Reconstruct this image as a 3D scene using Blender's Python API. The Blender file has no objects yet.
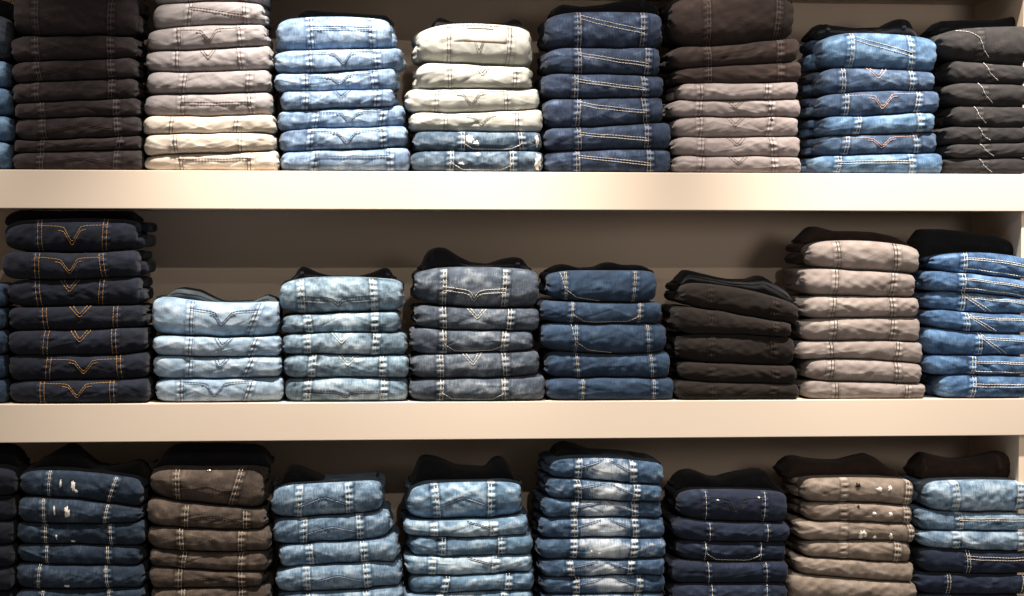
import bpy, math, random
import numpy as np
from mathutils import Vector, Matrix

# ------------------------------------------------------------------ camera
F_PX, DIST = 1800.0, 4.0
YAW, PITCH, ROLL, CAM_Z = 0.08109, 0.03482, 0.00175, 0.3715
fw = np.array([math.sin(YAW)*math.cos(PITCH), math.cos(YAW)*math.cos(PITCH), -math.sin(PITCH)])
rt = np.array([math.cos(YAW), -math.sin(YAW), 0.0]); up = np.cross(rt, fw)
r2 = rt*math.cos(ROLL)+up*math.sin(ROLL); u2 = -rt*math.sin(ROLL)+up*math.cos(ROLL)
scene = bpy.context.scene
COL = scene.collection
cam_d = bpy.data.cameras.new('camera'); cam = bpy.data.objects.new('camera', cam_d); COL.objects.link(cam)
cam_d.sensor_width = 36.0; cam_d.lens = 36.0*F_PX/1024.0; cam_d.clip_end = 60
m = Matrix.Identity(4)
for i in range(3):
    m[i][0] = r2[i]; m[i][1] = u2[i]; m[i][2] = -fw[i]
m[0][3], m[1][3], m[2][3] = 0.0, -DIST, CAM_Z
cam.matrix_world = m
scene.camera = cam

# ------------------------------------------------------------------ world, lights, exposure
w = bpy.data.worlds.new('world'); scene.world = w; w.use_nodes = True
w.node_tree.nodes['Background'].inputs[0].default_value = (1.0, 0.88, 0.78, 1)
w.node_tree.nodes['Background'].inputs[1].default_value = 0.20
scene.view_settings.view_transform = 'Standard'
scene.view_settings.look = 'None'
scene.view_settings.gamma = 1.0
scene.view_settings.use_curve_mapping = False
scene.view_settings.exposure = 0.0

def spot(x, y, z, tx, ty, tz, energy, angle, blend, size, col=(1, .90, .80)):
    d = bpy.data.lights.new('ceiling_or_fill_spot', 'SPOT'); o = bpy.data.objects.new('ceiling_or_fill_spot', d); COL.objects.link(o)
    d.energy = energy; d.spot_size = math.radians(angle); d.spot_blend = blend; d.shadow_soft_size = size; d.color = col
    o.location = (x, y, z)
    o.rotation_euler = (Vector((tx, ty, tz))-Vector((x, y, z))).to_track_quat('-Z', 'Y').to_euler()
    return o
# steep track spots washing the fronts of the shelves, a pool of light each
spot(-1.12, -0.66, 1.85, -1.08, 0, 0.42, 160, 44, 1.0, 0.03)
spot(-0.03, -0.66, 1.85, -0.02, 0, 0.34, 470, 54, 1.0, 0.03)
spot(0.66, -0.66, 1.85, 0.66, 0, 0.40, 150, 46, 1.0, 0.03)
spot(1.38, -0.66, 1.85, 1.36, 0, 0.34, 440, 50, 1.0, 0.03)
# low distant spots across the shop, plus an added fill, reach the back wall
spot(0.5, -5.2, 2.4, 0.35, 0, 0.0, 120, 50, 0.8, 0.02)
spot(0.8, -5.2, 2.95, 1.2, 0, 0.2, 110, 40, 1.0, 0.02)
spot(1.9, -3.3, 0.75, 1.45, 0, 0.45, 75, 46, 1.0, 0.35)  # added unseen soft fill, low at the right, brightens wall and side panel

# ------------------------------------------------------------------ helpers
def back(x, y, yd=0.0):
    d = fw*F_PX + r2*(x-512.0) + u2*(298.0-y)
    s = (DIST+yd)/d[1]
    return d[0]*s, CAM_Z+d[2]*s

def lin(c):
    out = []
    for v in c:
        v = v/255.0
        out.append(v/12.92 if v <= 0.04045 else ((v+0.055)/1.055)**2.4)
    return tuple(out)+(1.0,)

def tag(o, label=None, cat=None, group=None, kind=None):
    if label and len(label.split()) > 16: print('LONG', len(label.split()), label)
    if label: o['label'] = label
    if cat: o['category'] = cat
    if group: o['group'] = group
    if kind: o['kind'] = kind
    return o

def mesh_obj(name, verts, quads, mat, parent=None, uv=None, attrs=None, tris=None, smooth=True, polys=None):
    me = bpy.data.meshes.new(name)
    verts = np.asarray(verts, dtype=np.float32)
    if polys is not None:
        me.from_pydata([tuple(v) for v in verts.tolist()], [], polys)
    else:
        quads = np.asarray(quads, dtype=np.int32)
        nq = len(quads)
        me.vertices.add(len(verts)); me.vertices.foreach_set('co', verts.ravel())
        me.loops.add(nq*4); me.polygons.add(nq)
        me.loops.foreach_set('vertex_index', quads.ravel())
        me.polygons.foreach_set('loop_start', np.arange(nq, dtype=np.int32)*4)
        me.polygons.foreach_set('loop_total', np.full(nq, 4, dtype=np.int32))
    me.update(calc_edges=True)
    me.polygons.foreach_set('use_smooth', np.full(len(me.polygons), smooth, dtype=bool))
    if uv is not None:
        l = me.uv_layers.new(name='UVMap')
        idx = np.empty(len(me.loops), dtype=np.int32); me.loops.foreach_get('vertex_index', idx)
        l.data.foreach_set('uv', np.asarray(uv, dtype=np.float32)[idx].ravel())
    if attrs is not None:
        for k, a in attrs.items():
            at = me.attributes.new(k, 'FLOAT', 'POINT'); at.data.foreach_set('value', np.asarray(a, dtype=np.float32))
    me.materials.append(mat)
    me.validate()
    o = bpy.data.objects.new(name, me); COL.objects.link(o)
    if parent: o.parent = parent
    return o

def grid_quads(nr, nc, closed_r=False):
    rr = nr if closed_r else nr-1
    i = np.arange(rr)[:, None]; j = np.arange(nc-1)[None, :]
    i2 = (i+1) % nr
    a = i*nc+j; b = i*nc+j+1; c = i2*nc+j+1; d = i2*nc+j
    return np.stack([a+0*b, b+0*a, c, d], -1).reshape(-1, 4)

# ------------------------------------------------------------------ materials
def new_mat(name):
    mt = bpy.data.materials.new(name); mt.use_nodes = True
    nt = mt.node_tree; nt.nodes.clear()
    out = nt.nodes.new('ShaderNodeOutputMaterial'); b = nt.nodes.new('ShaderNodeBsdfPrincipled')
    nt.links.new(b.outputs[0], out.inputs[0])
    return mt, nt, b

def denim(name, dark, mid, light, weave=0.12, blotch=0.35, sheen=0.05):
    mt, nt, b = new_mat(name)
    N, L = nt.nodes.new, nt.links.new
    at = N('ShaderNodeAttribute'); at.attribute_name = 'fade'
    uv = N('ShaderNodeUVMap'); uv.uv_map = 'UVMap'
    oi = N('ShaderNodeObjectInfo')
    # thread slubs (vertical streaks), blotchy wash, fine twill
    mp = N('ShaderNodeMapping'); mp.inputs['Scale'].default_value = (420, 60, 1); L(uv.outputs[0], mp.inputs[0])
    n1 = N('ShaderNodeTexNoise'); n1.inputs['Scale'].default_value = 1.0; n1.inputs['Detail'].default_value = 2; L(mp.outputs[0], n1.inputs['Vector'])
    mp2 = N('ShaderNodeMapping'); mp2.inputs['Scale'].default_value = (22, 40, 1); L(uv.outputs[0], mp2.inputs[0])
    off = N('ShaderNodeCombineXYZ'); mulr = N('ShaderNodeMath'); mulr.operation = 'MULTIPLY'; mulr.inputs[1].default_value = 50
    L(oi.outputs['Random'], mulr.inputs[0]); L(mulr.outputs[0], off.inputs[0]); L(off.outputs[0], mp2.inputs['Location'])
    n2 = N('ShaderNodeTexNoise'); n2.inputs['Scale'].default_value = 1.0; n2.inputs['Detail'].default_value = 5; n2.inputs['Roughness'].default_value = 0.62; L(mp2.outputs[0], n2.inputs['Vector'])
    def ma(op, a, bb, c=None):
        x = N('ShaderNodeMath'); x.operation = op
        for i, v in enumerate((a, bb, c)):
            if v is None: continue
            if isinstance(v, (int, float)): x.inputs[i].default_value = v
            else: L(v, x.inputs[i])
        return x.outputs[0]
    weave *= 2.2; blotch *= 1.5
    s1 = ma('MULTIPLY_ADD', n1.outputs['Fac'], weave*2, -weave)
    s2 = ma('MULTIPLY_ADD', n2.outputs['Fac'], blotch*2.4, -blotch*1.2)
    f = ma('ADD', ma('ADD', at.outputs['Fac'], s1), s2)
    cr = N('ShaderNodeValToRGB'); L(f, cr.inputs[0])
    e = cr.color_ramp.elements
    e[0].position = 0.0; e[0].color = lin(dark)
    e[1].position = 1.0; e[1].color = lin(light)
    k = e.new(0.48); k.color = lin(mid)
    L(cr.outputs[0], b.inputs['Base Color'])
    b.inputs['Roughness'].default_value = 0.88
    b.inputs['Specular IOR Level'].default_value = 0.18
    b.inputs['Sheen Weight'].default_value = sheen
    b.inputs['Sheen Roughness'].default_value = 0.6
    mp3 = N('ShaderNodeMapping'); mp3.inputs['Scale'].default_value = (160, 190, 1); L(uv.outputs[0], mp3.inputs[0])
    n3 = N('ShaderNodeTexNoise'); n3.inputs['Scale'].default_value = 1.0; n3.inputs['Detail'].default_value = 3; L(mp3.outputs[0], n3.inputs['Vector'])
    bp = N('ShaderNodeBump'); bp.inputs['Strength'].default_value = 0.5; bp.inputs['Distance'].default_value = 0.0012
    L(n3.outputs['Fac'], bp.inputs['Height']); L(bp.outputs[0], b.inputs['Normal'])
    return mt

def plain(name, c, rough=0.7, metal=0.0, spec=0.3):
    mt, nt, b = new_mat(name)
    b.inputs['Roughness'].default_value = rough; b.inputs['Metallic'].default_value = metal
    b.inputs['Specular IOR Level'].default_value = spec
    n = nt.nodes.new('ShaderNodeTexNoise'); n.inputs['Scale'].default_value = 40
    tc = nt.nodes.new('ShaderNodeTexCoord'); nt.links.new(tc.outputs['Object'], n.inputs['Vector'])
    mx = nt.nodes.new('ShaderNodeMix'); mx.data_type = 'RGBA'
    c0 = lin(c); mx.inputs[6].default_value = tuple(v*0.93 for v in c0[:3])+(1,); mx.inputs[7].default_value = tuple(min(1, v*1.05) for v in c0[:3])+(1,)
    nt.links.new(n.outputs['Fac'], mx.inputs[0]); nt.links.new(mx.outputs[2], b.inputs['Base Color'])
    return mt

D = {
 'charcoal':  denim('charcoal_twill', (28, 24, 25), (50, 43, 44), (75, 66, 66), .10, .16),
 'grey':      denim('grey_black_denim', (22, 22, 22), (42, 40, 41), (65, 62, 63), .10, .16),
 'taupe':     denim('taupe_cotton', (111, 106, 106), (138, 133, 134), (165, 163, 166), .06, .14, .1),
 'beige':     denim('beige_cotton', (164, 153, 140), (186, 177, 165), (207, 203, 193), .05, .12, .1),
 'lightblue': denim('light_blue_denim', (54, 68, 90), (110, 132, 158), (176, 194, 210), .13, .34),
 'ecru':      denim('ecru_denim', (128, 126, 117), (157, 157, 150), (177, 179, 175), .06, .16, .1),
 'distress':  denim('distressed_blue_denim', (28, 38, 50), (58, 75, 92), (124, 140, 154), .13, .34),
 'midblue':   denim('mid_blue_denim', (22, 28, 43), (49, 62, 84), (105, 119, 142), .14, .32),
 'brownblack':denim('brown_black_twill', (28, 22, 21), (50, 40, 37), (75, 62, 58), .08, .16),
 'clay':      denim('clay_taupe_cotton', (110, 100, 98), (140, 131, 130), (170, 163, 163), .06, .14, .1),
 'azure':     denim('azure_denim', (34, 50, 74), (78, 106, 136), (136, 164, 190), .12, .34),
 'navypatch': denim('navy_washed_denim', (28, 37, 54), (53, 71, 95), (107, 126, 149), .12, .3),
 'indigo':    denim('dark_indigo_denim', (14, 16, 25), (24, 29, 42), (46, 52, 70), .10, .2),
 'pale':      denim('pale_blue_denim', (84, 102, 122), (134, 156, 176), (188, 202, 214), .10, .32),
 'tealwash':  denim('teal_washed_denim', (42, 54, 63), (112, 134, 150), (192, 208, 218), .13, .42),
 'greyblue':  denim('grey_blue_denim', (29, 34, 43), (69, 78, 90), (136, 144, 150), .13, .36),
 'deepblue':  denim('deep_blue_denim', (22, 33, 48), (39, 57, 79), (72, 93, 115), .13, .26),
 'espresso':  denim('espresso_twill', (15, 11, 8), (27, 20, 17), (41, 34, 28), .08, .16),
 'mocha':     denim('mocha_cotton', (98, 89, 83), (128, 118, 114), (156, 150, 144), .05, .12, .1),
 'skyblue':   denim('sky_blue_denim', (24, 40, 66), (68, 98, 134), (128, 158, 188), .12, .32),
 'ripped':    denim('ripped_dark_denim', (15, 23, 34), (35, 49, 65), (79, 95, 112), .13, .32),
 'peat':      denim('peat_brown_denim', (29, 24, 21), (73, 63, 56), (117, 104, 93), .10, .26),
 'stonewash': denim('stonewashed_denim', (30, 44, 60), (97, 121, 143), (171, 189, 203), .16, .4),
 'icefade':   denim('ice_faded_denim', (27, 39, 55), (94, 122, 146), (198, 214, 222), .10, .3),
 'fadecentre':denim('centre_faded_denim', (20, 34, 52), (64, 88, 114), (190, 198, 204), .13, .3),
 'navy':      denim('navy_denim', (11, 16, 28), (25, 34, 53), (54, 69, 90), .10, .24),
 'khaki':     denim('khaki_brown_cotton', (62, 55, 49), (122, 110, 100), (163, 152, 142), .07, .24),
 'inner':     denim('black_waist_cloth', (10, 10, 12), (18, 18, 22), (34, 34, 38), .06, .1),  # near-black cloth for the raised waists, whatever the denim below
 'innerbrown':denim('dark_brown_cloth', (24, 17, 13), (44, 31, 24), (66, 50, 40), .06, .12),  # darker brown cloth for raised waists and one pair's side folds
 'innergrey': denim('slate_waist_cloth', (30, 36, 40), (52, 60, 66), (84, 92, 98), .06, .2),  # darker slate cloth for the pale pile's raised waist
}
T = {n: plain('thread_'+n, c, .8) for n, c in dict(gold=(158, 124, 78), white=(222, 220, 212), cream=(198, 192, 180), tan=(168, 158, 144),
     dark=(44, 44, 52), brown=(84, 64, 56), grey=(98, 91, 89), blue=(60, 80, 108), pink=(196, 160, 146), steel=(150, 160, 172), umber=(52, 40, 34), silver=(176, 174, 170)).items()}
M_thread = plain('frayed_white_threads', (228, 224, 212), .9)
M_hole = plain('dark_hole_lining', (22, 18, 16), .9)
M_label = plain('pale_grey_waist_label', (176, 168, 158), .7)
M_ink = plain('label_ink', (70, 62, 58), .7)
M_leather = plain('brown_leather_tab', (112, 78, 52), .5)
M_metal = plain('brushed_metal_button', (200, 196, 188), .3, 1.0)

# ------------------------------------------------------------------ cloth surface
class Surf:
    """front face of one folded garment: x in metres, t 0 (bottom fold) .. 1 (top fold)"""
    def __init__(s, xl, xr, zb, zt, yf, yb, seed, Rf=0.46, n=2.3, rl=.7, rr=.35, amp=1.0, Rb=None, zbias=(.45, .5), seams=(), flat_h=None):
        s.xl, s.xr, s.zb, s.zt, s.yf, s.yb = xl, xr, zb, zt, yf, yb
        s.tm = .62 if flat_h is None else .5; s.n = n; s.amp = amp; s.seams = seams; s.zbias = zbias
        g = np.random.RandomState(seed)
        xm = np.linspace(xl+.02, xr-.02, 9); s.h = float(np.mean(zt(xm)-zb(xm)))
        s.R = Rf*s.h if flat_h is None else flat_h
        s.Rb = s.R if Rb is None else Rb
        s.rl, s.rr = rl*s.h, rr*s.h
        s.w1 = [(g.uniform(6, 22), g.uniform(-60, 60), g.uniform(0, 7), g.uniform(.4, 1)) for _ in range(4)]
        s.w2 = [(g.uniform(25, 90)*g.choice([-1, 1]), g.uniform(60, 240), g.uniform(0, 7), g.uniform(.3, 1)) for _ in range(6)]
        s.w3 = [(g.uniform(120, 260)*g.choice([-1, 1]), g.uniform(60, 320), g.uniform(0, 7), g.uniform(.3, 1)) for _ in range(6)]
        s.bow = g.uniform(-.003, .003); s.slant = g.uniform(-.02, .02)
        # a few sharp drag creases
        s.cr = [(g.uniform(xl, xr), g.uniform(.1, .9), g.uniform(-.5, .5), g.uniform(.02, .07), g.uniform(.0018, .004), g.choice([-1, 1])) for _ in range(9)]
    def raw(s, x, t):
        z = t*s.h
        a = sum(A*np.sin(kx*x+kz*z+p) for kx, kz, p, A in s.w1)*.0012
        b = sum(A*(1-2*np.abs(np.sin(.5*(kx*x+kz*z)+p+.6*np.sin(23*x+p)))) for kx, kz, p, A in s.w2)*.00040
        c = sum(A*np.sin(kx*x+kz*z+p) for kx, kz, p, A in s.w3)*.00026
        d = 0
        for cx, ct, sl, ln, wd, sg in s.cr:
            u = x-cx; v = (t-ct)*s.h-sl*u
            d = d + sg*.0009*np.exp(-(u/ln)**2)*np.exp(-(v/wd)**2)
        return a, b+c+d
    def disp(s, x, t):
        a, b = s.raw(x, t)
        win = np.clip(1-np.abs(2*t-1)**4, 0, 1)
        d = (a+b)*s.amp*win
        for q, sx in enumerate(s.seams):
            wd = .0075
            u = (x-sx(t))/wd
            d = d + win*np.exp(-u**4)*(.0007+.0009*np.sin(t*s.h*480+q))
        return d
    def ends(s, x):
        dl = np.clip((x-s.xl)/max(s.rl, 1e-4), 0, 1); dr = np.clip((s.xr-x)/max(s.rr, 1e-4), 0, 1)
        el = np.sqrt(np.clip(1-(1-dl)**2, 0, 1)); er = np.sqrt(np.clip(1-(1-dr)**2, 0, 1))
        return el, er
    def zy(s, x, t):
        el, er = s.ends(x)
        hs = (.55+.45*el)*(.74+.26*er)
        zb, zt = s.zb(x), s.zt(x)
        h = zt-zb
        cz = s.zbias[0]*(1-el)+s.zbias[1]*(1-er)+.5*(el+er-1)
        cz = np.clip(cz, .1, .9)
        z = zb + h*(cz+(t-cz)*hs)
        y = s.yf + s.bow*np.cos((x-s.xl)/(s.xr-s.xl)*math.pi*2) + s.slant*(x-.5*(s.xl+s.xr)) + (1-el)*.022+(1-er)*.014
        tm = s.tm
        q = np.clip(np.where(t < tm, (tm-t)/tm, (t-tm)/(1-tm)), 0, 1)
        yo = s.R*np.where(t < tm, 1.25, .85)*(1-(1-q**s.n)**(1/s.n))
        return y, yo, z
    def P(s, x, t, off=0.0):
        x = np.asarray(x, float); t = np.asarray(t, float); x, t = np.broadcast_arrays(x, t)
        y, yo, z = s.zy(x, t)
        q = 2*t-1
        nz = np.sign(q)*np.abs(q)**1.7*.8; ny = -np.sqrt(np.clip(1-nz**2, 0, 1))
        d = s.disp(x, t)
        el, er = s.ends(x)
        fl = np.clip(1-(x-s.xl)/.03, 0, 1)**2; fr = np.clip(1-(s.xr-x)/.03, 0, 1)**2
        zz = t*s.h; k = s.w2
        ragl = .0026*np.sin(zz*90+k[0][2])+.0010*np.sin(zz*210+k[1][2])
        ragr = .0020*np.sin(zz*80+k[2][2])+.0010*np.sin(zz*230+k[3][2])
        return np.stack([x+fl*np.abs(ragl)+-fr*np.abs(ragr), y+yo-d+ny*off, z+nz*off*.7], -1)
    def fade(s, x, t, base, centre, s1, s2):
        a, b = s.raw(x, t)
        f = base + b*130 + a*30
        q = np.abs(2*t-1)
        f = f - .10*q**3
        if centre and s1 is not None:
            c = .5*(s1(t)+s2(t)); wd = .5*(s2(t)-s1(t))
            f = f + centre*np.exp(-((x-c)/(wd*.75))**2)*(1-.5*q**2)
        for sx in s.seams:
            u = (x-sx(t))/.0085
            f = f + np.exp(-u**4)*(.12+.44*np.sign(np.sin(t*s.h*480))*np.abs(np.sin(t*s.h*480))**.5)
            f = f - .26*np.exp(-((np.abs(u)-1.25)/.25)**2)
        return f

def slab(name, S, mat, parent, base=.45, centre=0, s1=None, s2=None, nx=None, nt=22):
    W = S.xr-S.xl
    if nx is None: nx = int(max(18, W/.0024))
    k = np.linspace(0, 1, nx)
    # denser near the rounded ends
    xs = S.xl+W*(k - .11*np.sin(2*math.pi*k)/(1))
    tf = .5-.5*np.cos(np.linspace(0, math.pi, nt)); tf = .35*tf+.65*np.linspace(0, 1, nt)
    X, Tt = np.meshgrid(xs, tf)
    front = S.P(X, Tt)
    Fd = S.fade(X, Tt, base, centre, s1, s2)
    y, yo, z1 = S.zy(xs, np.ones(nx)); _, _, z0 = S.zy(xs, np.zeros(nx))
    yfr = front[-1, :, 1]
    rows = [front]; fr = [Fd]
    nb = 6
    ybk = S.yb - S.Rb
    for i in range(1, nb+1):
        a = i/nb; yy = yfr*(1-a)+ybk*a
        rows.append(np.stack([xs, yy, z1], -1)[None]); fr.append(np.full((1, nx), base-.1))
    for q in np.linspace(.1, .9, 5):
        zz = z1*(1-q)+z0*q; yy = ybk+S.Rb*math.sin(math.pi*q)
        rows.append(np.stack([xs, yy+0*zz, zz], -1)[None]); fr.append(np.full((1, nx), base-.1))
    yfb = front[0, :, 1]
    for i in range(nb+1):
        a = 1-i/(nb+1); yy = yfb*(1-a)+ybk*a
        rows.append(np.stack([xs, yy, z0], -1)[None]); fr.append(np.full((1, nx), base-.1))
    V = np.concatenate(rows, 0); nr = V.shape[0]
    Fd = np.concatenate(fr, 0)
    arc = np.zeros(nr); mid = nx//2
    arc[1:] = np.cumsum(np.linalg.norm(np.diff(V[:, mid], axis=0), axis=1))
    uv = np.stack([np.broadcast_to(xs, (nr, nx)), np.broadcast_to(arc[:, None], (nr, nx))], -1)
    Q = grid_quads(nr, nx, closed_r=True)
    verts = V.reshape(-1, 3); uvv = uv.reshape(-1, 2); fa = Fd.reshape(-1)
    # end caps: pull rings in to the middle of the end
    caps = []; extra = []; exuv = []; exf = []
    for side, j in ((0, 0), (1, nx-1)):
        ring = np.arange(nr)*nx+j
        c = verts[ring].mean(0); dx = -.0035 if side == 0 else .0035
        inner = c+(verts[ring]-c)*.72+np.array([dx, 0, 0])
        inner2 = c+(verts[ring]-c)*.3+np.array([dx*.3, 0, 0])
        b0 = len(verts)+sum(len(e) for e in extra)
        extra += [inner, inner2]; exuv += [uvv[ring]]*2; exf += [fa[ring]]*2
        r0, r1, rr2 = ring, np.arange(nr)+b0, np.arange(nr)+b0+nr
        for A, B in ((r0, r1), (r1, rr2)):
            A2, B2 = np.roll(A, -1), np.roll(B, -1)
            q = np.stack([A, A2, B2, B], -1)
            caps.append(q if side == 0 else q[:, ::-1])
        # close: centre fan as quads across the loop
        h = nr//2
        a = rr2[:h]; bb = rr2[nr-h:][::-1]
        q = np.stack([a[:-1], a[1:], bb[1:], bb[:-1]], -1)
        caps.append(q if side == 0 else q[:, ::-1])
    verts = np.concatenate([verts]+extra); uvv = np.concatenate([uvv]+exuv); fa = np.concatenate([fa]+exf)
    Q = np.concatenate([Q]+caps)
    return mesh_obj(name, verts, Q, mat, parent, uv=uvv, attrs={'fade': fa})

def patch(name, S, xa, xb, t0, t1, mat, parent, off=.0014, base=.5, nx=40, nt=18, centre=0, s1=None, s2=None, thick=True):
    """a piece of cloth lying on the garment between curves xa(t) and xb(t)"""
    ts = np.linspace(t0, t1, nt)
    a = np.linspace(0, 1, nx)
    X = xa(ts)[:, None]*(1-a)+xb(ts)[:, None]*a
    Tt = np.broadcast_to(ts[:, None], X.shape)
    O = np.full(X.shape, off)
    if thick:
        O[:, 0] = O[:, -1] = -.0004; O[0] = O[-1] = -.0004
        e = .0007
        X = X.copy(); X[:, 1] = X[:, 0]+e; X[:, -2] = X[:, -1]-e
    V = S.P(X, Tt, O)
    f = S.fade(X, Tt, base, centre, s1, s2)
    uv = np.stack([X+.37, Tt*S.h+.2], -1)
    return mesh_obj(name, V.reshape(-1, 3), grid_quads(nt, nx), mat, parent, uv=uv.reshape(-1, 2), attrs={'fade': f.reshape(-1)})

def ribbons(name, S, lines, mat, parent, w=.0013, off=.0026, dash=(.0055, .0013), jit=0.0):
    """sewn thread: short raised stitches along polylines given in (x, t)"""
    VV = []; QQ = []; UV = []; n0 = 0
    for L_ in lines:
        p = np.array(L_, float)
        q = np.stack([p[:, 0], p[:, 1]*S.h], -1)
        d = np.r_[0, np.cumsum(np.linalg.norm(np.diff(q, axis=0), axis=1))]
        if d[-1] < .002: continue
        pos = 0.0
        while pos < d[-1]-.001:
            e = min(pos+dash[0], d[-1])
            k = np.linspace(pos, e, 4)
            c = np.stack([np.interp(k, d, q[:, 0]), np.interp(k, d, q[:, 1])], -1)
            tg = c[-1]-c[0]; tg /= max(np.linalg.norm(tg), 1e-9); nrm = np.array([-tg[1], tg[0]])*w*.5
            rows = []
            for sgn, o in ((-1, off-.0011), (-.5, off), (.5, off), (1, off-.0011)):
                cc = c+nrm*sgn
                rows.append(S.P(cc[:, 0], np.clip(cc[:, 1]/S.h, 0, 1), o))
            V = np.stack(rows, 0).reshape(-1, 3)
            VV.append(V); QQ.append(grid_quads(4, 4)+n0); n0 += 16
            pos = e+dash[1]
    if not VV: return None
    return mesh_obj(name, np.concatenate(VV), np.concatenate(QQ), mat, parent)

def blob(name, S, cx, ct, wx, wt, mat, parent, seed, off=.0022, n=18):
    """ragged patch: frayed threads or a worn hole"""
    g = np.random.RandomState(seed)
    rad = 1+.42*g.uniform(-1, 1, n)
    an = np.linspace(0, 2*math.pi, n, endpoint=False)
    pts = []
    for k in (1.0, .55, .08):
        pts.append(np.stack([cx+wx*k*rad*np.cos(an), np.clip(ct+wt*k*rad*np.sin(an), 0.01, .99)], -1))
    P = np.concatenate(pts)
    o = np.concatenate([np.full(n, off-.0016), np.full(n, off), np.full(n, off)])
    V = S.P(P[:, 0], P[:, 1], o)
    Q = []
    for r in range(2):
        for i in range(n):
            j = (i+1) % n
            Q.append((r*n+i, r*n+j, (r+1)*n+j, (r+1)*n+i))
    return mesh_obj(name, V, Q, mat, parent)

# ------------------------------------------------------------------ decorations in (a, t): a 0..1 between the seams
def deco_lines(kind, r):
    th = r.uniform(.80, .9)
    if kind == 'V':
        tv = r.uniform(.30, .42)
        base = [(0, th), (.30, th-.04), (.38, th-.08), (.5, tv), (.62, th-.06), (.70, th-.02), (1, th)]
        return [base, [(a, t-.11) for a, t in base[1:-1]]]
    if kind == 'VL':      # low flat arcs dipping to a point
        base = [(0, .42), (.35, .36), (.43, .32), (.5, .16), (.57, .32), (.66, .36), (1, .40)]
        return [base, [(a, t+.09) for a, t in base]]
    if kind == 'v':
        return [[(.36, .99), (.5, .52), (.64, .99)], [(.41, .99), (.5, .66), (.59, .99)]]
    if kind == 'H':
        a = r.uniform(.62, .78)
        return [[(0, a), (1, a-.04)], [(0, a-.12), (1, a-.15)]]
    if kind == 'HS':      # hem running downhill to the right
        return [[(.04, .88), (.3, .74), (1, .48)], [(.04, .78), (.3, .63), (1, .38)]]
    if kind == 'HD':
        return [[(.02, .78), (.4, .62), (1, .40)], [(.02, .68), (.4, .51), (1, .30)]]
    if kind == 'PB':      # pocket bottom with cut corners
        return [[(0, .99), (.02, .42), (.2, .12), (.8, .10), (.98, .34), (1, .99)]]
    if kind == 'PL':
        return [[(-.06, .99), (0, .40), (.17, .14), (.5, .06)]]
    if kind == 'X':
        return [[(.02, .62), (.46, .92)], [(.02, .50), (.44, .86)], [(.98, .50), (.56, .92)], [(.98, .38), (.60, .84)]]
    if kind == 'CH':
        return [[(.04, .42), (.5, .66), (.96, .40)], [(.04, .34), (.5, .58), (.96, .32)]]
    if kind == 'W':
        return [[(.04, .42), (.3, .46), (.5, .56), (.75, .44), (.96, .46)]]
    if kind == 'SR':
        return [[(.55, .95), (.75, .78), (1, .55)], [(.58, .86), (.78, .68), (1, .45)]]
    if kind == 'C':       # curved pocket corner on the left
        return [[(-.09, .98), (-.04, .72), (-.03, .58), (.03, .38), (.12, .16)]]
    if kind == 'CC':
        return [[(-.36, .95), (-.16, .84), (-.03, .68), (.02, .45), (.04, .34), (.14, .14)]]
    if kind == 'Q':       # slanted double pocket edge at left
        return [[(0, .90), (.10, .62), (.34, .12)], [(.06, .90), (.15, .64), (.42, .12)], [(.05, .80), (1, .74)], [(.05, .72), (1, .66)]]
    if kind == 'HH':      # two level rows running off to the right
        return [[(.02, .74), (1, .66)], [(.02, .66), (1, .58)], [(.0, .22), (1, .14)]]
    return []

ORD = ['topmost', 'second', 'third', 'fourth', 'fifth', 'sixth', 'seventh', 'eighth', 'ninth']
SEED = [100]

def poly3(px, ys, yd=.006):
    pts = [back(x, y, yd) for x, y in zip(px, ys)]
    c = np.polyfit([p[0] for p in pts], [p[1] for p in pts], 2)
    return lambda x, c=c: np.polyval(c, x)

SHELF_Z = {1: 0.5125, 2: 0.0, 3: -0.5125}

STACKS = []
def build_stack(*a, **k): STACKS.append((a, k))

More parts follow.
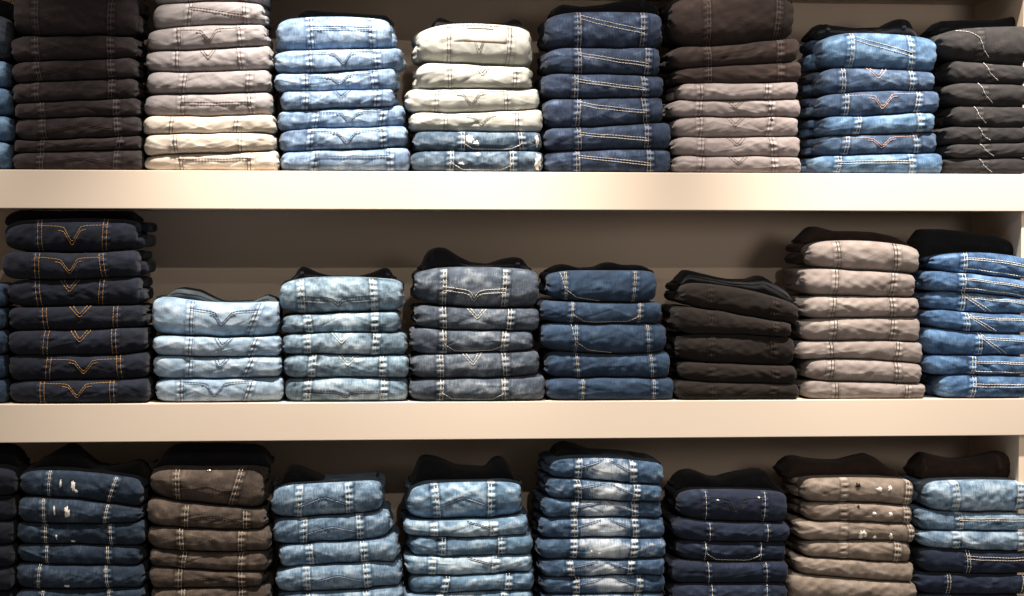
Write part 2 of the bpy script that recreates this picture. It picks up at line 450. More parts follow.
def make_stack(row, px, top, items, pile, kind, thread, deco_default='', L=6, R=4, hump=None, hump_mat=None, loops=(), centre=0,
                pocket=True, seamw=.011, cat='jeans', desc=None, last_on_shelf=True, fade=.45, thread2=None, hump_y=.07, hcurve=True, only=None, left=None, right=None):
    """items: (xl, xr, bottom[3], s1, s2, {options})"""
    g = random.Random(int(px[0]*7+row*1000+11))
    cur = poly3(px, top)
    edge = [max(it[2]) for it in items]; tops = [min(top)]+[min(it[2]) for it in items][:-1]
    n = len(items)
    for i, it in enumerate(items):
        xl, xr, bot, s1p, s2p = it[:5]; op = it[5] if len(it) > 5 else {}
        SEED[0] += 1; seed = SEED[0]
        # room left by the neighbouring piles at this height
        def room(nb, side):
            if nb is None: return 99.0
            ed = [max(q[2]) for q in nb[3]]; tp = [min(nb[2])]+[min(q[2]) for q in nb[3]][:-1]
            v = [q[1] if side < 0 else q[0] for q, a_, b_ in zip(nb[3], tp, ed) if b_ > tops[i]-2 and a_ < edge[i]+2]
            if not v: return 99.0
            return (xl-max(v)) if side < 0 else (min(v)-xr)
        gl, gr = room(left, -1), room(right, 1)
        if gl < 2: xl = xl+(2-gl)/2
        if gr < 2: xr = xr-(2-gr)/2
        Lx = max(0.0, min(L, (gl-2)/2)); Rx = max(0.0, min(R, (gr-2)/2))
        knd = op.get('kind', kind); mat = D[knd]
        if i == n-1:
            nxt = (lambda z0: (lambda x: z0+0*x))(SHELF_Z[row])
        else:
            nxt = poly3(px, bot)
        ph = g.uniform(0, 6); amp = g.uniform(.0004, .0011)
        if i < n-1:
            nxt = (lambda f, ph, amp: (lambda x: f(x)+amp*np.sin(34*x+ph)+amp*.6*np.sin(81*x+ph*2)))(nxt, ph, amp)
        gap = .0006
        zt = (lambda f: (lambda x: f(x)-gap))(cur); zb = (lambda f, e: (lambda x: f(x)+e))(nxt, gap if i < n-1 else .0003)
        yf = op.get('yf', g.uniform(-.002, .010))
        Xl = back(xl, 300, .01)[0]; Xr = back(xr, 300, .01)[0]
        lean = op.get('lean', (g.uniform(-1.5, 1.5), g.uniform(-1.5, 1.5)))
        seams = []; s1 = s2 = None
        if s1p is not None:
            a1 = back(s1p, 300, .01)[0]; a2 = back(s2p, 300, .01)[0]
            l1, l2 = lean[0]/450, lean[1]/450
            s1 = (lambda a, l: (lambda t: a+l*(2*t-1)))(a1, l1); s2 = (lambda a, l: (lambda t: a+l*(2*t-1)))(a2, l2)
            if op.get('seam', True): seams = [s1, s2]
        zmid = float(nxt((Xl+Xr)/2))
        root = bpy.data.objects.new('folded_jeans', None); COL.objects.link(root)
        root.empty_display_size = .02
        base = Vector(((Xl+Xr)/2, .16, float(zb((Xl+Xr)/2)))) if True else None
        S = Surf(Xl, Xr, zb, zt, yf, .215+g.uniform(-.012, .012), seed, rl=op.get('rl', g.uniform(.45, .95)), rr=op.get('rr', g.uniform(.22, .5)),
                 zbias=(g.uniform(.3, .7), g.uniform(.35, .65)), seams=seams, amp=op.get('amp', 1.0))
        d = op.get('desc', desc)
        tag(root, '%s, %s %s' % (d, ('topmost of' if i == 0 else ORD[i]+' from top of') if op.get('ord', True) else '', pile), cat, 'folded jeans in the '+pile)
        kids = []
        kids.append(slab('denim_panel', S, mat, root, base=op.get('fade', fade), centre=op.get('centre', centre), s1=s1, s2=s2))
        # inner folds seen at the sides
        h = S.h
        def fold(side, ext, a, b, y0, sd):
            zlo = lambda x, a=a: zb(x)+(zt(x)-zb(x))*a
            zhi = lambda x, b=b: zb(x)+(zt(x)-zb(x))*b
            if side < 0: x0, x1 = Xl-ext/450, Xl+.045
            else: x0, x1 = Xr-.045, Xr+ext/450
            Sf = Surf(x0, x1, zlo, zhi, y0, .20, sd, rl=.6 if side < 0 else .1, rr=.1 if side < 0 else .6, Rf=.5, amp=.8)
            fm = D[op.get('foldmat')] if op.get('foldmat') else mat
            return slab('leg_fold', Sf, fm, root, base=fade-.06, nx=24, nt=12)
        if L: kids.append(fold(-1, Lx*g.uniform(.5, 1.0), g.uniform(.04, .12), g.uniform(.48, .62), g.uniform(.06, .10), seed+5000)); kids.append(fold(-1, Lx*g.uniform(.3, .9), g.uniform(.55, .62), .95, g.uniform(.07, .11), seed+6000))
        if R: kids.append(fold(1, Rx*g.uniform(.5, 1.0), g.uniform(.04, .12), g.uniform(.5, .62), g.uniform(.03, .05), seed+7000)); kids.append(fold(1, Rx*g.uniform(.2, .9), g.uniform(.55, .62), .95, g.uniform(.04, .08), seed+8000))
        th = T[op.get('thread', thread)]
        if s1 is not None:
            pk = root
            if op.get('pocket', pocket):
                pm = D[op['pocketmat']] if 'pocketmat' in op else mat
                pk = patch('back_pocket', S, s1, s2, .03, .985, pm, root, base=op.get('fade', fade)+.03, centre=op.get('centre', centre), s1=s1, s2=s2, nx=64, nt=24)
                kids.append(pk)
            dk = op.get('deco', deco_default)
            w1 = lambda t: s2(t)-s1(t)
            lines = []
            for ln in deco_lines(dk, g):
                k = []
                for (aa, tt) in zip(np.interp(np.linspace(0, len(ln)-1, 4*len(ln)), range(len(ln)), [q[0] for q in ln]), np.interp(np.linspace(0, len(ln)-1, 4*len(ln)), range(len(ln)), [q[1] for q in ln])):
                    tt = min(max(tt, .02), .985)
                    k.append((s1(tt)+aa*w1(tt), tt))
                lines.append(k)
            if lines:
                dt = op.get('dthread', thread2 or op.get('thread', thread))
                if dt in ('blue', 'dark') and thread in ('dark', 'cream', 'white') and len(lines) > 1:
                    ribbons('decorative_stitching', S, lines[0::2], T[dt], pk, w=.0017)
                    ribbons('decorative_stitching', S, [[(x, t-.055) for x, t in l_] for l_ in lines[0::2]], T['steel'], pk)
                    ribbons('decorative_stitching', S, lines[1::2], T[dt], pk, w=.0017)
                else:
                    ribbons('decorative_stitching', S, lines[:2], T[dt], pk)
                    if len(lines) > 2: ribbons('decorative_stitching', S, lines[2:], T[dt], pk)
            ts = np.linspace(.04, .97, 10)
            which = op.get('sides', 'both')
            for sx, sg, nm in ((s1, 1, 'L'), (s2, -1, 'R')):
                if which != 'both' and nm not in which: continue
                sl = [[(sx(t), t) for t in ts]]
                if op.get('twin', True): sl.append([(sx(t)+sg*seamw*.62, t) for t in ts])
                kids.append(ribbons('seam_stitching', S, sl, th, root, w=.0013))
        for q, (tx, ty, wx, wt, what) in enumerate(op.get('tears', ())):
            mt = {'w': M_thread, 'h': M_hole}[what]
            kids.append(blob({'w': 'frayed_tear', 'h': 'worn_hole'}[what], S, back(tx, 300, .01)[0], ty, wx*.65/450, wt*.8, mt, root, seed+q))
        if 'label' in op:
            xa, xb, t0, t1 = op['label']
            A, B = back(xa, 300, .01)[0], back(xb, 300, .01)[0]
            lb = patch('waist_label', S, lambda t: A+0*t, lambda t: B+0*t, t0, t1, M_label, root, off=.0032, nx=30, nt=14)
            ink = []
            gg = random.Random(4)
            x = A+.02
            while x < B-.028:                     # the illegible printed line
                k = [(x+.0022*j, .90+gg.uniform(-.018, .018)) for j in range(gg.choice([3, 4, 6]))]
                ink.append(k); x = k[-1][0]+.004
            ink.append([(A+.03, .835), (B-.03, .83)])
            ribbons('printed_line', S, ink, M_ink, lb, w=.0022, off=.0048, dash=(.02, .0004))
        if i == 0 and hump:
            pts = [back(x, y, hump_y+.05) for x, y in hump]
            hx = np.array([p[0] for p in pts]); hz = np.array([p[1] for p in pts])
            # smooth a little
            fx = np.linspace(hx[0], hx[-1], 90); fz = np.interp(fx, hx, hz)
            ker = np.exp(-np.linspace(-1.6, 1.6, 9)**2); ker /= ker.sum()
            fz = np.convolve(np.pad(fz, 4, mode='edge'), ker, mode='valid')
            zh = lambda x: np.maximum(np.interp(x, fx, fz), zt(x)-.002)
            zl = lambda x: zt(x)-.010
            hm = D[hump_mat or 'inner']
            Sh = Surf(hx[0]-.004, hx[-1]+.004, zl, zh, hump_y, hump_y+.145, seed+900, flat_h=.045, Rb=.06, n=2.0, rl=.3, rr=.3, amp=1.1)
            hp = slab('waist_panel', Sh, hm, root, base=.42, nx=110, nt=20); kids.append(hp)
            if hcurve:
                A, B = hx[0]+.01, hx[-1]-.01
                band = patch('waistband', Sh, lambda t: A+0*t, lambda t: B+0*t, .62, .95, hm, hp, off=.0022, base=.5, nx=80, nt=10)
            for lx in loops:
                c = back(lx, 300, hump_y)[0]
                patch('belt_loop', Sh, lambda t: c-.005+0*t, lambda t: c+.005+0*t, .5, .97, D[op.get('loopmat', hump_mat or 'inner')], hp, off=.005, base=.8, nx=6, nt=8)
            if 'tab' in op:
                xa, xb = op['tab']; A2, B2 = back(xa, 300, hump_y)[0], back(xb, 300, hump_y)[0]
                patch('leather_tab', Sh, lambda t: A2+0*t, lambda t: B2+0*t, .55, .93, M_leather, hp, off=.004, nx=20, nt=8)
        if 'button' in op:
            bx, bt = op['button']
            c = S.P(back(bx, 300, .01)[0], bt, .003)
            vs = [(c[0], c[1]-.002, c[2])]; n_ = 16
            for rr_, dy in ((.0045, -.002), (.0060, -.0005), (.0060, .0015)):
                for k in range(n_):
                    an = 2*math.pi*k/n_; vs.append((c[0]+rr_*math.cos(an), c[1]+dy, c[2]+rr_*.5*math.sin(an)))
            ps = [(0, 1+k, 1+(k+1) % n_) for k in range(n_)]
            for r_ in range(2):
                for k in range(n_):
                    ps.append((1+r_*n_+k, 1+(r_+1)*n_+k, 1+(r_+1)*n_+(k+1) % n_, 1+r_*n_+(k+1) % n_))
            mesh_obj('rivet_button', vs, None, M_metal, root, polys=ps)
        root.location = base
        for c in root.children:
            c.matrix_parent_inverse = Matrix.Translation(-base)
        cur = nxt

# ------------------------------------------------------------------ setting
def paint(name, c, rough=.55, mott=.03, scale=6, bump=.0003):
    mt, nt, b = new_mat(name)
    N, L = nt.nodes.new, nt.links.new
    tc = N('ShaderNodeTexCoord'); n = N('ShaderNodeTexNoise'); n.inputs['Scale'].default_value = scale; n.inputs['Detail'].default_value = 6
    L(tc.outputs['Object'], n.inputs['Vector'])
    mx = N('ShaderNodeMix'); mx.data_type = 'RGBA'; c0 = lin(c)
    mx.inputs[6].default_value = tuple(v*(1-mott) for v in c0[:3])+(1,); mx.inputs[7].default_value = tuple(min(1, v*(1+mott)) for v in c0[:3])+(1,)
    L(n.outputs['Fac'], mx.inputs[0]); L(mx.outputs[2], b.inputs['Base Color'])
    n2 = N('ShaderNodeTexNoise'); n2.inputs['Scale'].default_value = 260; L(tc.outputs['Object'], n2.inputs['Vector'])
    bp = N('ShaderNodeBump'); bp.inputs['Strength'].default_value = .35; bp.inputs['Distance'].default_value = bump
    L(n2.outputs['Fac'], bp.inputs['Height']); L(bp.outputs[0], b.inputs['Normal'])
    b.inputs['Roughness'].default_value = rough; b.inputs['Specular IOR Level'].default_value = .25
    return mt
M_shelf = paint('cream_shelf_laminate', (208, 194, 178), .5, .02, 3)
M_wall = paint('greige_back_wall', (214, 196, 178), .8, .04, 5)
M_side = paint('beige_side_panel', (222, 204, 182), .7, .03, 5)
M_dark = paint('dark_brown_panel', (42, 32, 28), .7, .05, 5)

def box(name, x0, x1, y0, y1, z0, z1, mat, kind='structure', bevel=.0016):
    vs = [(x, y, z) for x in (x0, x1) for y in (y0, y1) for z in (z0, z1)]
    qs = [(0, 1, 3, 2), (4, 6, 7, 5), (0, 4, 5, 1), (2, 3, 7, 6), (0, 2, 6, 4), (1, 5, 7, 3)]
    o = mesh_obj(name, vs, qs, mat, smooth=False)
    if bevel:
        bv = o.modifiers.new('bevel', 'BEVEL'); bv.width = bevel; bv.segments = 3
    o['kind'] = kind
    return o

X0, X1 = -1.75, 1.497
for k, sz in enumerate((1.025, .5125, 0.0, -.5125)):
    box('trim_%d' % (k+1), X0, 1.72, 0.0, .359, sz-.084, sz, M_shelf)
box('wall_back', X0-.02, 1.72, .36, .40, -.62, 1.06, M_wall, bevel=0)
for (a, b_) in ((.5127, .9408), (.0002, .4283), (-.5123, -.0842)):
    box('wall_right', X1, X1+.018, .018, .3595, a, b_, M_side, bevel=.001)
    box('wall_right_return', X1+.0185, 1.72, .022, .3595, a, b_, M_dark, bevel=0)
    box('wall_left', X0, X0+.02, .018, .3595, a, b_, M_side, bevel=.001)
# ------------------------------------------------------------------ top shelf
A = dict
build_stack(1, (-100, -40, 12), (12, 12, 14), [
    (-110, 12, (60, 60, 60), None, None, A(kind='greyblue', foldmat='charcoal', fade=.25, desc='grey-green folded jeans')),
    (-110, 11, (87, 87, 87), None, None), (-110, 11, (115, 115, 115), None, None), (-110, 14, (142, 142, 142), None, None), (-110, 12, (170, 170, 170), None, None)],
    'pile cut by left edge, top shelf', 'azure', 'white', L=5, R=3, fade=.6, desc='bright blue folded jeans', hump=[(-70, 4), (-30, -2), (0, 0), (12, 3)])
build_stack(1, (14, 75, 138), (-10, -3, -8), [
    (14, 137, (36, 35, 36), 37, 113), (8, 136, (62, 60, 57), 37, 112), (12, 136, (83, 80, 77), 39, 113), (12, 136, (103, 101, 97), 37, 113, A(deco='v')),
    (15, 139, (118.6, 117, 115), 43, 118), (15, 140, (139.5, 139, 135), 44, 119), (11, 142, (152.5, 151, 148.5), 42, 121), (10, 143, (170, 170, 170), 41, 118)],
    'charcoal pile on top shelf', 'charcoal', 'grey', 'CH', thread2='umber', L=3, R=9, desc='charcoal twill folded jeans', hump=[(30, -14), (60, -24), (100, -24), (125, -14)])
build_stack(1, (152, 205, 262), (-24, -24, -24), [
    (155, 264, (5, 1, 3), 190, 246), (154, 264, (29, 25, 24), 190, 247, A(deco='HD')), (148, 266, (50, 49, 45), 179, 242, A(deco='V')), (146, 271, (71, 71.5, 69), 177, 242, A(deco='v')),
    (147, 270, (94, 93, 92), 184, 250, A(deco='')), (144, 272, (116, 116, 115), 182, 252, A(deco='H')),
    (143, 275, (135, 133, 133), 171, 238, A(kind='beige', desc='cream beige folded jeans')), (143, 275, (155, 153, 151), 175, 242, A(kind='beige', desc='cream beige folded jeans')),
    (143, 280, (170, 170, 170), 180, 251, A(kind='beige', deco='H', desc='cream beige folded jeans'))],
    'taupe and cream pile on top shelf', 'taupe', 'brown', '', L=3, R=4, desc='pale taupe folded jeans')
build_stack(1, (279, 335, 395), (18.5, 14.5, 19.5), [
    (277, 391, (50, 49, 47.5), 311, 372, A(deco='H')), (275, 402, (73, 71.5, 67), 310, 377, A(deco='V')), (275, 396, (90.5, 90.5, 88), 306, 374, A(deco='V')), (281, 394, (109.5, 108.5, 105), 306, 377, A(deco='v')),
    (278, 405, (130, 128, 126), 316, 383, A(deco='V')), (278, 407, (152, 150, 147.5), 311, 383, A(deco='V')), (280, 410, (171, 171, 171), 315, 390, A(deco='H'))],
    'light blue top-shelf pile', 'lightblue', 'dark', 'V', L=3, R=6, desc='light blue folded jeans with V stitching', thread2='blue',
    hump=[(300, 15), (308, 11), (322, 12.5), (345, 14), (375, 16), (388, 17), (391, 22)], fade=.5, centre=.12)
build_stack(1, (415, 475, 535), (26, 22, 27.5), [
    (418, 530, (62, 64, 67), 447, 510, A(deco='V', label=(453, 506, .50, .985))), (418, 530, (88, 88.5, 88), 448, 516, A(deco='v')), (406, 539, (112, 112, 109), 435, 507, A(deco='V')), (410, 543, (130.5, 131.5, 132), 444, 518, A(deco='V')),
    (414, 541, (151, 151, 151), 461, 522, A(kind='distress', thread='cream', deco='PB', desc='ripped mid blue folded jeans', tears=((469, .6, 8, .3, 'w'), (476, .4, 5, .2, 'w'), (537, .55, 4, .42, 'w')))),
    (411, 543, (171, 171, 171), 450, 513, A(kind='distress', thread='cream', deco='PB', desc='ripped mid blue folded jeans', tears=((461, .4, 5, .12, 'w'), (478, .85, 5, .12, 'w'), (538, .5, 5, .45, 'w'))))],
    'ecru and ripped blue pile', 'ecru', 'grey', 'V', L=4, R=5, desc='off-white folded jeans', fade=.62,
    hump=[(434, 23), (437, 18.5), (444, 20), (452, 24), (505, 24), (512, 20), (518, 21), (523, 27)])
build_stack(1, (549, 605, 663), (12, 10, 12), [
    (547, 661, (48, 47.5, 47.5), 577, 643, A(deco='HS')), (546, 659, (72, 74, 75), 577, 647, A(deco='HD')), (543, 663, (98, 98, 96), 574, 644, A(deco='HD')), (544, 663, (128, 126, 122), 576, 645, A(deco='HS')),
    (544, 671, (151.5, 149.5, 148.5), 577, 647), (544, 672, (172, 172, 172), 576, 650)],
    'medium blue top-shelf pile', 'midblue', 'tan', 'HD', L=2, R=3, desc='medium blue jeans with tan stitching', thread2='cream',
    hump=[(553, 9), (560, 5), (580, 8), (600, 6), (612, 3), (622, 2), (635, 0), (648, 2), (655, 8)], fade=.42, centre=.05, loops=(641,))
build_stack(1, (673, 735, 798), (-8, -10, -5), [
    (671, 794, (47, 44, 37), 706, 778), (671, 797, (68, 65, 61), 706, 778), (674, 800, (83, 83, 81.5), 707, 779),
    (678, 797, (99.5, 100, 98.5), 699, 766, A(kind='clay', thread='brown', desc='dusty taupe folded jeans')), (671, 800, (117, 116.5, 117), 698, 770, A(kind='clay', thread='brown', deco='v', desc='dusty taupe folded jeans')),
    (674, 798, (137, 137, 136), 699, 769, A(kind='clay', thread='brown', deco='v', tears=((770, .84, 3, .12, 'h'),), desc='dusty taupe jeans with small hole')),
    (672, 800, (156, 156.5, 157), 700, 772, A(kind='clay', thread='brown', deco='v', desc='dusty taupe folded jeans')), (673, 800, (172, 172, 172), 700, 773, A(kind='clay', thread='brown', deco='v', desc='dusty taupe folded jeans'))],
    'dark brown and taupe pile', 'brownblack', 'grey', '', L=8, R=2, desc='dark brown folded jeans', hump=[(680, -10), (700, -18), (740, -20), (780, -14)])
build_stack(1, (823, 880, 937), (33, 31.5, 37), [
    (822, 937, (68, 68, 72), 849, 910, A(deco='HS', desc='washed light blue folded jeans')), (821, 934, (94, 91, 90.5), 841, 911, A(kind='navypatch', pocketmat='navypatch', thread2='pink', deco='v', dthread='pink', desc='dark blue folded jeans with pink stitching')),
    (818, 938, (117, 115, 112), 843, 916, A(kind='navypatch', deco='V', dthread='pink', desc='dark blue folded jeans with pink stitching')), (822, 933, (136, 134, 132), 855, 918, A(deco='', desc='washed light blue folded jeans')),
    (819, 937, (156, 154, 153), 844, 916, A(kind='navypatch', deco='V', dthread='pink', desc='dark blue folded jeans with pink stitching')), (812, 943, (173, 173, 173), 836, 911, A(deco='H', desc='washed light blue folded jeans'))],
    'mixed blue top-shelf pile', 'azure', 'cream', '', L=14, R=3, hump_mat='inner', loops=(826, 901), desc='', fade=.52,
    hump=[(812, 30), (816, 24.5), (828, 26), (850, 29), (878, 28), (893, 20), (902, 19.5), (907, 24), (910, 33)])
g8 = [(938, 1050, (58, 62, 67)), (948, 1052, (82, 82.5, 86)), (947, 1050, (106, 106, 108)), (950, 1050, (126, 127, 128.5)), (944, 1050, (144, 143.5, 142)), (947, 1050, (157.5, 158, 157)), (944, 1050, (173.5, 173.5, 173.5))]
s8 = [977, 988, 983, 977, 981, 984, 983]
build_stack(1, (940, 985, 1045), (30, 26, 25), [(a, b_, c, s, s+66, A(deco='CC' if k == 0 else 'C', sides='', dthread='silver')) for k, ((a, b_, c), s) in enumerate(zip(g8, s8))],
    'black pile, right end, top shelf', 'grey', 'white', 'C', L=13, R=2, desc='grey-black folded jeans', pocket=False,
    hump=[(932, 28), (936, 22), (960, 21), (990, 21), (1006, 18), (1015, 16), (1025, 19), (1040, 25)])

# ------------------------------------------------------------------ middle shelf
build_stack(2, (-100, -40, 5), (284, 284, 284), [
    (-112, 4, (308, 308, 308), None, None), (-112, 3, (331, 331, 331), None, None), (-112, 5, (355, 355, 355), None, None), (-112, 4, (380, 380, 380), None, None), (-112, 6, (403, 403, 403), None, None)],
    'pile cut by left edge, middle shelf', 'deepblue', 'white', L=4, R=2, desc='slate blue folded jeans', fade=.5)
build_stack(2, (8, 70, 138), (221, 218, 220), [
    (3, 137, (251, 253, 250), 38, 107), (1, 138, (280, 279.5, 277), 36, 105), (5, 139, (307.5, 306.5, 305), 36, 103, A(deco='v')), (7, 143, (331, 330.5, 328), 43, 117, A(deco='v')),
    (7, 145, (355, 356, 353.5), 44, 116, A(deco='v')), (6, 147, (381.5, 380.5, 379), 46, 121), (6, 148, (403, 403, 403), 40, 114)],
    'tall indigo pile, middle shelf', 'indigo', 'gold', 'V', L=3, R=11, desc='dark indigo folded jeans with gold stitching', seamw=.014,
    hump=[(9, 217), (14, 212), (22, 210), (60, 211), (110, 211), (134, 211), (137, 217)], hcurve=False)
build_stack(2, (156, 215, 277), (295, 303, 301), [
    (151, 278, (336, 337.5, 337), 190, 254, A(lean=(1, 7), deco='V')), (152, 280, (355.5, 357, 356.5), 189, 254, A(lean=(1, 4), deco='v')), (152, 281, (379.5, 379, 378), 189, 249, A(lean=(1, 5), deco='v')), (154, 283, (403, 403, 403), 180, 249, A(deco='V', lean=(0, 4)))],
    'low pale blue pile', 'pale', 'dark', 'V', L=2, R=2, desc='very pale blue folded jeans with V stitching', fade=.58, centre=.1, thread2='blue', hump_mat='innergrey',
    hump=[(168, 295), (174, 289.5), (182, 287), (201, 290), (212, 296), (224, 301.5), (255, 300.5), (261, 297), (268, 294), (275, 297)])
build_stack(2, (285, 343, 400), (279.5, 277, 280), [
    (280, 402, (314.5, 313.5, 311), 301, 374, A(deco='VL')), (282, 399, (334.5, 333, 333), 308, 375, A(deco='')), (281, 406, (355, 355, 356), 307, 376, A(deco='v', dthread='white')), (283, 409, (379, 378, 378.5), 312, 383, A(deco='v', dthread='white')), (284, 408, (402.5, 402.5, 402.5), 307, 384, A(deco='VL'))],
    'washed teal-blue pile', 'tealwash', 'cream', 'VL', L=2, R=3, desc='washed grey-blue folded jeans with faded pockets', fade=.46, centre=.22, thread2='dark',
    hump=[(294, 278), (298, 269), (302, 266), (308, 268), (318, 273), (335, 277), (355, 277), (372, 273), (383, 268), (390, 268), (394, 278)], loops=(302, 388))
build_stack(2, (420, 478, 536), (269, 267, 270), [
    (416, 539, (305, 308.5, 308.5), 443, 506, A(deco='VL')), (416, 540, (328, 331, 331), 443, 511, A(deco='v')), (412, 533, (354.6, 353.5, 351), 443, 505, A(deco='PB')), (412, 539, (379, 378.5, 375.5), 440, 506, A(deco='v')), (409, 546, (401.5, 401.5, 401.5), 440, 505, A(deco='PB'))],
    'faded grey-blue pile', 'greyblue', 'cream', 'V', L=3, R=4, desc='faded charcoal blue folded jeans', fade=.5, centre=.12,
    hump=[(421, 268), (424, 256), (429, 250), (438, 247), (446, 248), (458, 256), (470, 262), (488, 264), (502, 259), (514, 257), (522, 258), (528, 268)], loops=(432, 518), hump_y=.06)
build_stack(2, (552, 605, 658), (271, 270.5, 271), [
    (549, 657, (300.5, 303, 302), 565, 635, A(deco='PL')), (541, 662, (323, 324, 324), 571, 640, A(deco='PB')), (542, 667, (351, 354.5, 353.5), 575, 649, A(deco='PL')), (546, 671, (378, 378.5, 378.5), 577, 653, A(deco='')), (547, 675, (401, 401, 401), 582, 655, A(deco=''))],
    'deep blue pile, middle shelf', 'deepblue', 'tan', '', L=6, R=2, desc='deep blue plain pocket folded jeans', fade=.5, seamw=.006,
    hump=[(549, 269), (556, 265), (564, 264), (579, 268), (595, 267), (603, 263), (610, 262), (622, 265), (640, 265), (650, 270)])
build_stack(2, (686, 740, 800), (283, 288, 305), [
    (684, 800, (306, 315, 325), 711, 775), (678, 792, (334, 335, 338), 712, 775), (679, 796, (362, 365, 366), 712, 775), (681, 797, (381, 383.5, 384), 712, 775), (676, 800, (400, 400, 400), 712, 773)],
    'black-brown pile, middle shelf', 'espresso', 'umber', '', L=9, R=2, desc='black-brown plain folded jeans', pocket=False,
    hump=[(678, 282), (681, 271), (686, 269.5), (698, 272.6), (714, 276.5), (728, 279), (748, 279), (760, 275), (768, 280), (778, 287), (785, 292), (788, 297)])
build_stack(2, (811, 865, 918), (242.5, 240.5, 247), [
    (810, 919, (268, 270.5, 274.5), 837, 896, A(foldmat='innerbrown')), (804, 916, (296, 296.5, 298), 834, 893), (804, 920, (319, 318, 318), 832, 893), (803, 922, (342, 341, 342.5), 834, 894), (799, 926, (360, 360, 364), 831, 899), (807, 923, (381, 383, 384), 831, 898), (806, 927, (398.5, 398.5, 398.5), 836, 908)],
    'taupe pile, middle shelf', 'mocha', 'umber', '', L=10, R=3, desc='taupe folded jeans with dark seam stitching', hump_mat='innerbrown', pocket=False, fade=.55,
    hump=[(802, 238), (806, 229), (813, 226), (822, 228.5), (833, 231), (852, 231), (871, 232), (890, 236), (902, 242), (909, 249)], hcurve=False)
build_stack(2, (938, 985, 1040), (256, 252.5, 261), [
    (935, 1045, (270.6, 275.5, 281), 964, 1035, A(deco='HH')), (928, 1046, (292, 293.5, 303), 961, 1035, A(deco='HH')), (927, 1046, (310, 313, 315), 962, 1035, A(deco='Q')), (927, 1047, (328, 333, 333.5), 966, 1038, A(deco='Q')),
    (925, 1047, (356, 356, 357.5), 979, 1045, A(deco='Q')), (927, 1047, (375, 375.5, 374.5), 972, 1040, A(deco='HH')), (940, 1047, (398.5, 398.5, 398.5), 972, 1040, A(deco='H'))],
    'bright blue pile, middle shelf', 'skyblue', 'white', '', L=14, R=2, desc='bright blue folded jeans with white stitching', fade=.5,
    hump=[(915, 240), (917, 231), (922, 229), (940, 229), (959, 231), (975, 233), (992, 235), (1003, 239), (1010, 246), (1018, 257), (1024, 262)], hcurve=False)

# ------------------------------------------------------------------ bottom shelf
build_stack(3, (-100, -40, 14), (468, 466, 470), [
    (-112, 16, (497, 497, 497), None, None), (-112, 15, (523, 523, 523), None, None), (-112, 13, (546, 546, 546), None, None), (-112, 14, (568, 568, 568), None, None), (-112, 12, (592, 592, 592), None, None), (-112, 12, (634, 634, 634), None, None)],
    'pile cut by left edge, bottom shelf', 'indigo', 'white', L=4, R=5, desc='near-black folded jeans', fade=.2, hump=[(-80, 455), (-40, 446), (0, 444), (14, 446), (20, 452), (21, 466)])
build_stack(3, (18, 75, 138), (471, 471.5, 480), [
    (15, 140, (497, 500.5, 508.5), 47, 112, A(lean=(1, 5), tears=((60, .55, 2, .22, 'w'), (72.5, .5, 4, .28, 'w'), (75, .3, 3, .1, 'w')))), (13, 138, (523, 524.5, 523), 42, 106, A(lean=(0, 2), tears=((54, .6, 1.6, .3, 'w'), (66.5, .5, 5, .42, 'w')))),
    (10, 142, (545, 545.5, 546.5), 43, 110, A(tears=((71, .14, 4, .09, 'w'), (55, .4, 1.5, .2, 'w')))), (12, 138, (564, 566, 567), 44, 107),
    (9, 141, (591.5, 590, 589.5), 36, 106, A(tears=((65, .16, 4, .09, 'w'),))), (11, 141, (612, 612, 612), 40, 108), (11, 141, (634, 634, 634), 40, 108)],
    'ripped dark blue pile', 'ripped', 'cream', '', L=3, R=4, desc='dark blue folded jeans', seamw=.006, fade=.48,
    hump=[(31, 468), (38, 461), (54, 452), (66, 445), (73, 444), (80, 449), (90, 460), (99, 468), (115, 466), (129, 463), (140, 460), (146, 464), (147, 478)], hcurve=False)
build_stack(3, (152, 205, 262), (468, 470, 468), [
    (148, 262, (499, 506, 511), 175, 236, A(lean=(0, 6), deco='W', button=(208, .95))), (145, 264, (527, 530, 530), 184, 246, A(deco='CH')), (146, 269, (550, 552.7, 552), 179, 241), (147, 266, (568, 571.5, 573), 181, 241), (147, 261, (589, 589, 587), 177, 241, A(deco='CH')), (148, 268, (611, 611, 611), 180, 241), (148, 268, (634, 634, 634), 180, 241)],
    'brown-grey pile, bottom shelf', 'peat', 'tan', '', L=3, R=6, desc='washed brown-grey folded jeans', thread2='umber', fade=.5, hump_mat='inner',
    hump=[(155, 466), (162, 455), (172, 446), (185, 444.5), (230, 445), (258, 446), (267, 450), (270, 460), (270, 470)])
build_stack(3, (276, 328, 382), (487, 484, 481), [
    (271, 381, (520, 517.4, 512), 298, 349, A(deco='CH')), (272, 389, (546, 543.6, 538.7), 303, 360), (278, 397, (571, 565, 563), 309, 364, A(deco='PB')), (275, 401, (594, 592, 588.5), 306, 367), (277, 403, (615, 615, 613), 306, 367), (277, 403, (634, 634, 634), 306, 367)],
    'frayed mid blue pile', 'stonewash', 'white', 'CH', L=2, R=4, desc='stonewashed mid blue folded jeans', thread2='blue', fade=.55,
    hump=[(279, 484), (284, 474), (290, 466), (297, 466), (305, 469), (316, 474), (325, 478), (350, 478), (370, 477), (377, 482)])
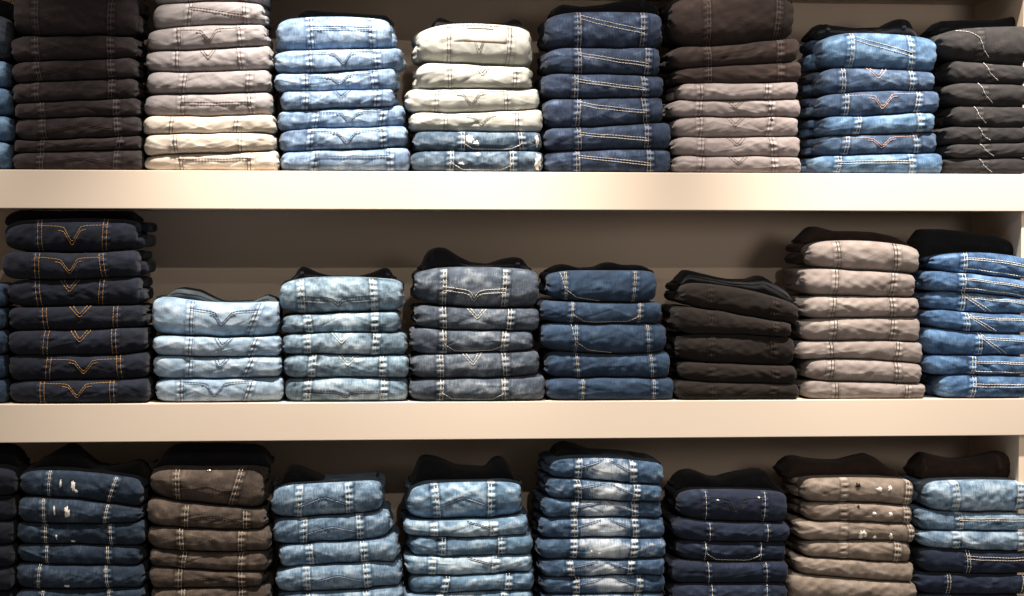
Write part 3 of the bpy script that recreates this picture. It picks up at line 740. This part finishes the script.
build_stack(3, (411, 465, 520), (486, 483, 483), [
    (409, 522, (521, 521, 517.4), 436, 492, A(deco='CH', lean=(-2, 0), dthread='blue')), (405, 528, (537, 537.7, 536), 434, 494, A(deco='SR', fade=.62)), (410, 533, (556.6, 556.6, 555.4), 442, 502, A(fade=.4)), (406, 532, (576, 575.5, 573), 432, 496, A(deco='SR', fade=.68)),
    (410, 534, (594.6, 592, 591), 445, 509, A(fade=.42)), (405, 533, (613, 613, 613), 440, 505), (405, 533, (634, 634, 634), 440, 505)],
    'icy faded blue pile', 'icefade', 'white', '', L=3, R=3, desc='icy faded blue folded jeans', fade=.52, centre=.12, thread2='dark',
    hump=[(412, 481), (416, 466), (418, 459), (424, 456), (434, 457), (445, 461), (456, 466), (486, 468), (492, 460), (498, 457), (505, 458.5), (510, 468), (517, 483)], loops=())
build_stack(3, (554, 607, 662), (460, 458, 464), [
    (550, 665, (478.4, 482, 486.4), 579, 634), (548, 663, (499, 501, 502.5), 578, 637), (544, 663, (518.6, 518, 519.7), 575, 636), (542, 666, (540, 538.5, 539.3), 575, 637), (540, 667, (560, 560, 559), 574, 635, A(tears=((592, .4, 2, .12, 'w'), (600, .3, 3, .08, 'w')), deco='')), (542, 666, (578, 576, 575.5), 571, 632),
    (544, 667, (595, 594.5, 594), 577, 641), (544, 667, (614, 614, 614), 577, 640), (544, 667, (634, 634, 634), 577, 640)],
    'tall centre-faded blue pile', 'fadecentre', 'cream', 'X', L=4, R=3, desc='blue folded jeans with whitened pockets', fade=.42, centre=.5, thread2='blue',
    hump=[(552, 459), (554, 448), (560, 443), (566, 442.5), (575, 445), (586, 449), (605, 453), (618, 456), (626, 455), (635, 453.5), (644, 456), (653, 460)])
build_stack(3, (683, 735, 788), (492, 491, 494), [
    (681, 790, (520, 523, 524.8), 707, 766, A(deco='V', dthread='umber', twin=False, tears=((718, .72, 3, .035, 'w'), (760, .82, 3, .05, 'w')))), (676, 792, (541, 543, 542.6), 711, 769, A(twin=False)), (680, 789, (561.5, 562.7, 562), 707, 763, A(deco='PB', twin=False)), (674, 791, (584.8, 584.3, 584), 710, 768, A(twin=False)), (674, 790, (609, 609, 609), 713, 768, A(twin=False)), (674, 790, (634, 634, 634), 713, 768)],
    'navy pile, bottom shelf', 'navy', 'cream', '', L=3, R=2, desc='dark navy folded jeans', seamw=.005, fade=.46,
    hump=[(675, 488), (676, 478), (680, 472), (690, 470), (698, 472), (709, 477), (719, 478), (730, 474), (741, 472), (755, 470), (764, 470), (770, 480), (780, 490)])
build_stack(3, (808, 860, 916), (480, 478.7, 481), [
    (806, 916, (503, 504, 506.7), 846, 910, A(sides='R', tears=((859, .72, 4, .13, 'h'), (880, .6, 5, .1, 'w'), (891, .66, 3, .12, 'w')))), (808, 915, (521.7, 523, 525), 846, 909, A(sides='R', tears=((860, .85, 2, .1, 'h'), (876, .5, 3, .1, 'w'), (892, .55, 3, .16, 'w')))),
    (800, 918, (542, 541.6, 543.4), 846, 914, A(sides='R', tears=((865, .34, 6, .26, 'w'), (865.5, .36, 3.4, .18, 'h'), (877, .2, 3, .12, 'w'), (893, .3, 3, .2, 'w')))), (805, 914, (558, 561.7, 563.6), 846, 900, A(sides='R')),
    (798, 917, (575, 580, 583.5), None, None), (792, 920, (603, 604, 606), None, None), (796, 918, (619, 619, 620), None, None), (796, 918, (634, 634, 634), None, None)],
    'khaki brown pile', 'khaki', 'cream', '', L=15, R=1, desc='khaki brown folded jeans', pocket=False, fade=.55, hump_mat='innerbrown',
    hump=[(783, 470), (784, 458), (795, 456.5), (811, 459.6), (828, 461), (840, 461), (850, 458), (858, 456), (868, 454), (874, 457), (885, 466), (896, 474), (899, 478)], hcurve=False)
build_stack(3, (932, 980, 1035), (483, 481, 483), [
    (929, 1036, (512, 513.3, 513.3), 957, 1022, A(deco='', fade=.66, desc='light blue folded jeans')), (923, 1036, (531.6, 532, 532), 962, 1035, A(deco='H', desc='medium blue folded jeans')), (923, 1036, (548.6, 551, 550.5), 958, 1024, A(fade=.6, desc='medium light blue folded jeans')), (924, 1036, (573.5, 575, 575.6), 969, 1035, A(kind='navy', fade=.5, deco='H', desc='dark navy folded jeans')),
    (922, 1036, (596, 596, 596), 950, 1028, A(kind='navy', desc='dark navy folded jeans', deco='')), (922, 1036, (615, 615, 615), 950, 1028, A(kind='navy', desc='dark navy folded jeans')), (922, 1036, (634, 634, 634), 950, 1028, A(kind='navy', desc='dark navy folded jeans'))],
    'light-over-navy pile at bottom right', 'stonewash', 'cream', '', L=12, R=1, desc='', fade=.5, hump_mat='innerbrown', loops=(926, 1002),
    hump=[(916, 470), (917, 458), (920, 453.5), (925, 453), (940, 457), (954, 459.6), (968, 459), (980, 457), (990, 454), (999, 452), (1008, 453.5), (1015, 462), (1022, 473)])

for row in (1, 2, 3):
    rows_ = [q for q in STACKS if q[0][0] == row]
    for i, (a, k) in enumerate(rows_):
        make_stack(*a, left=rows_[i-1][0] if i else None, right=rows_[i+1][0] if i < len(rows_)-1 else None, **k)
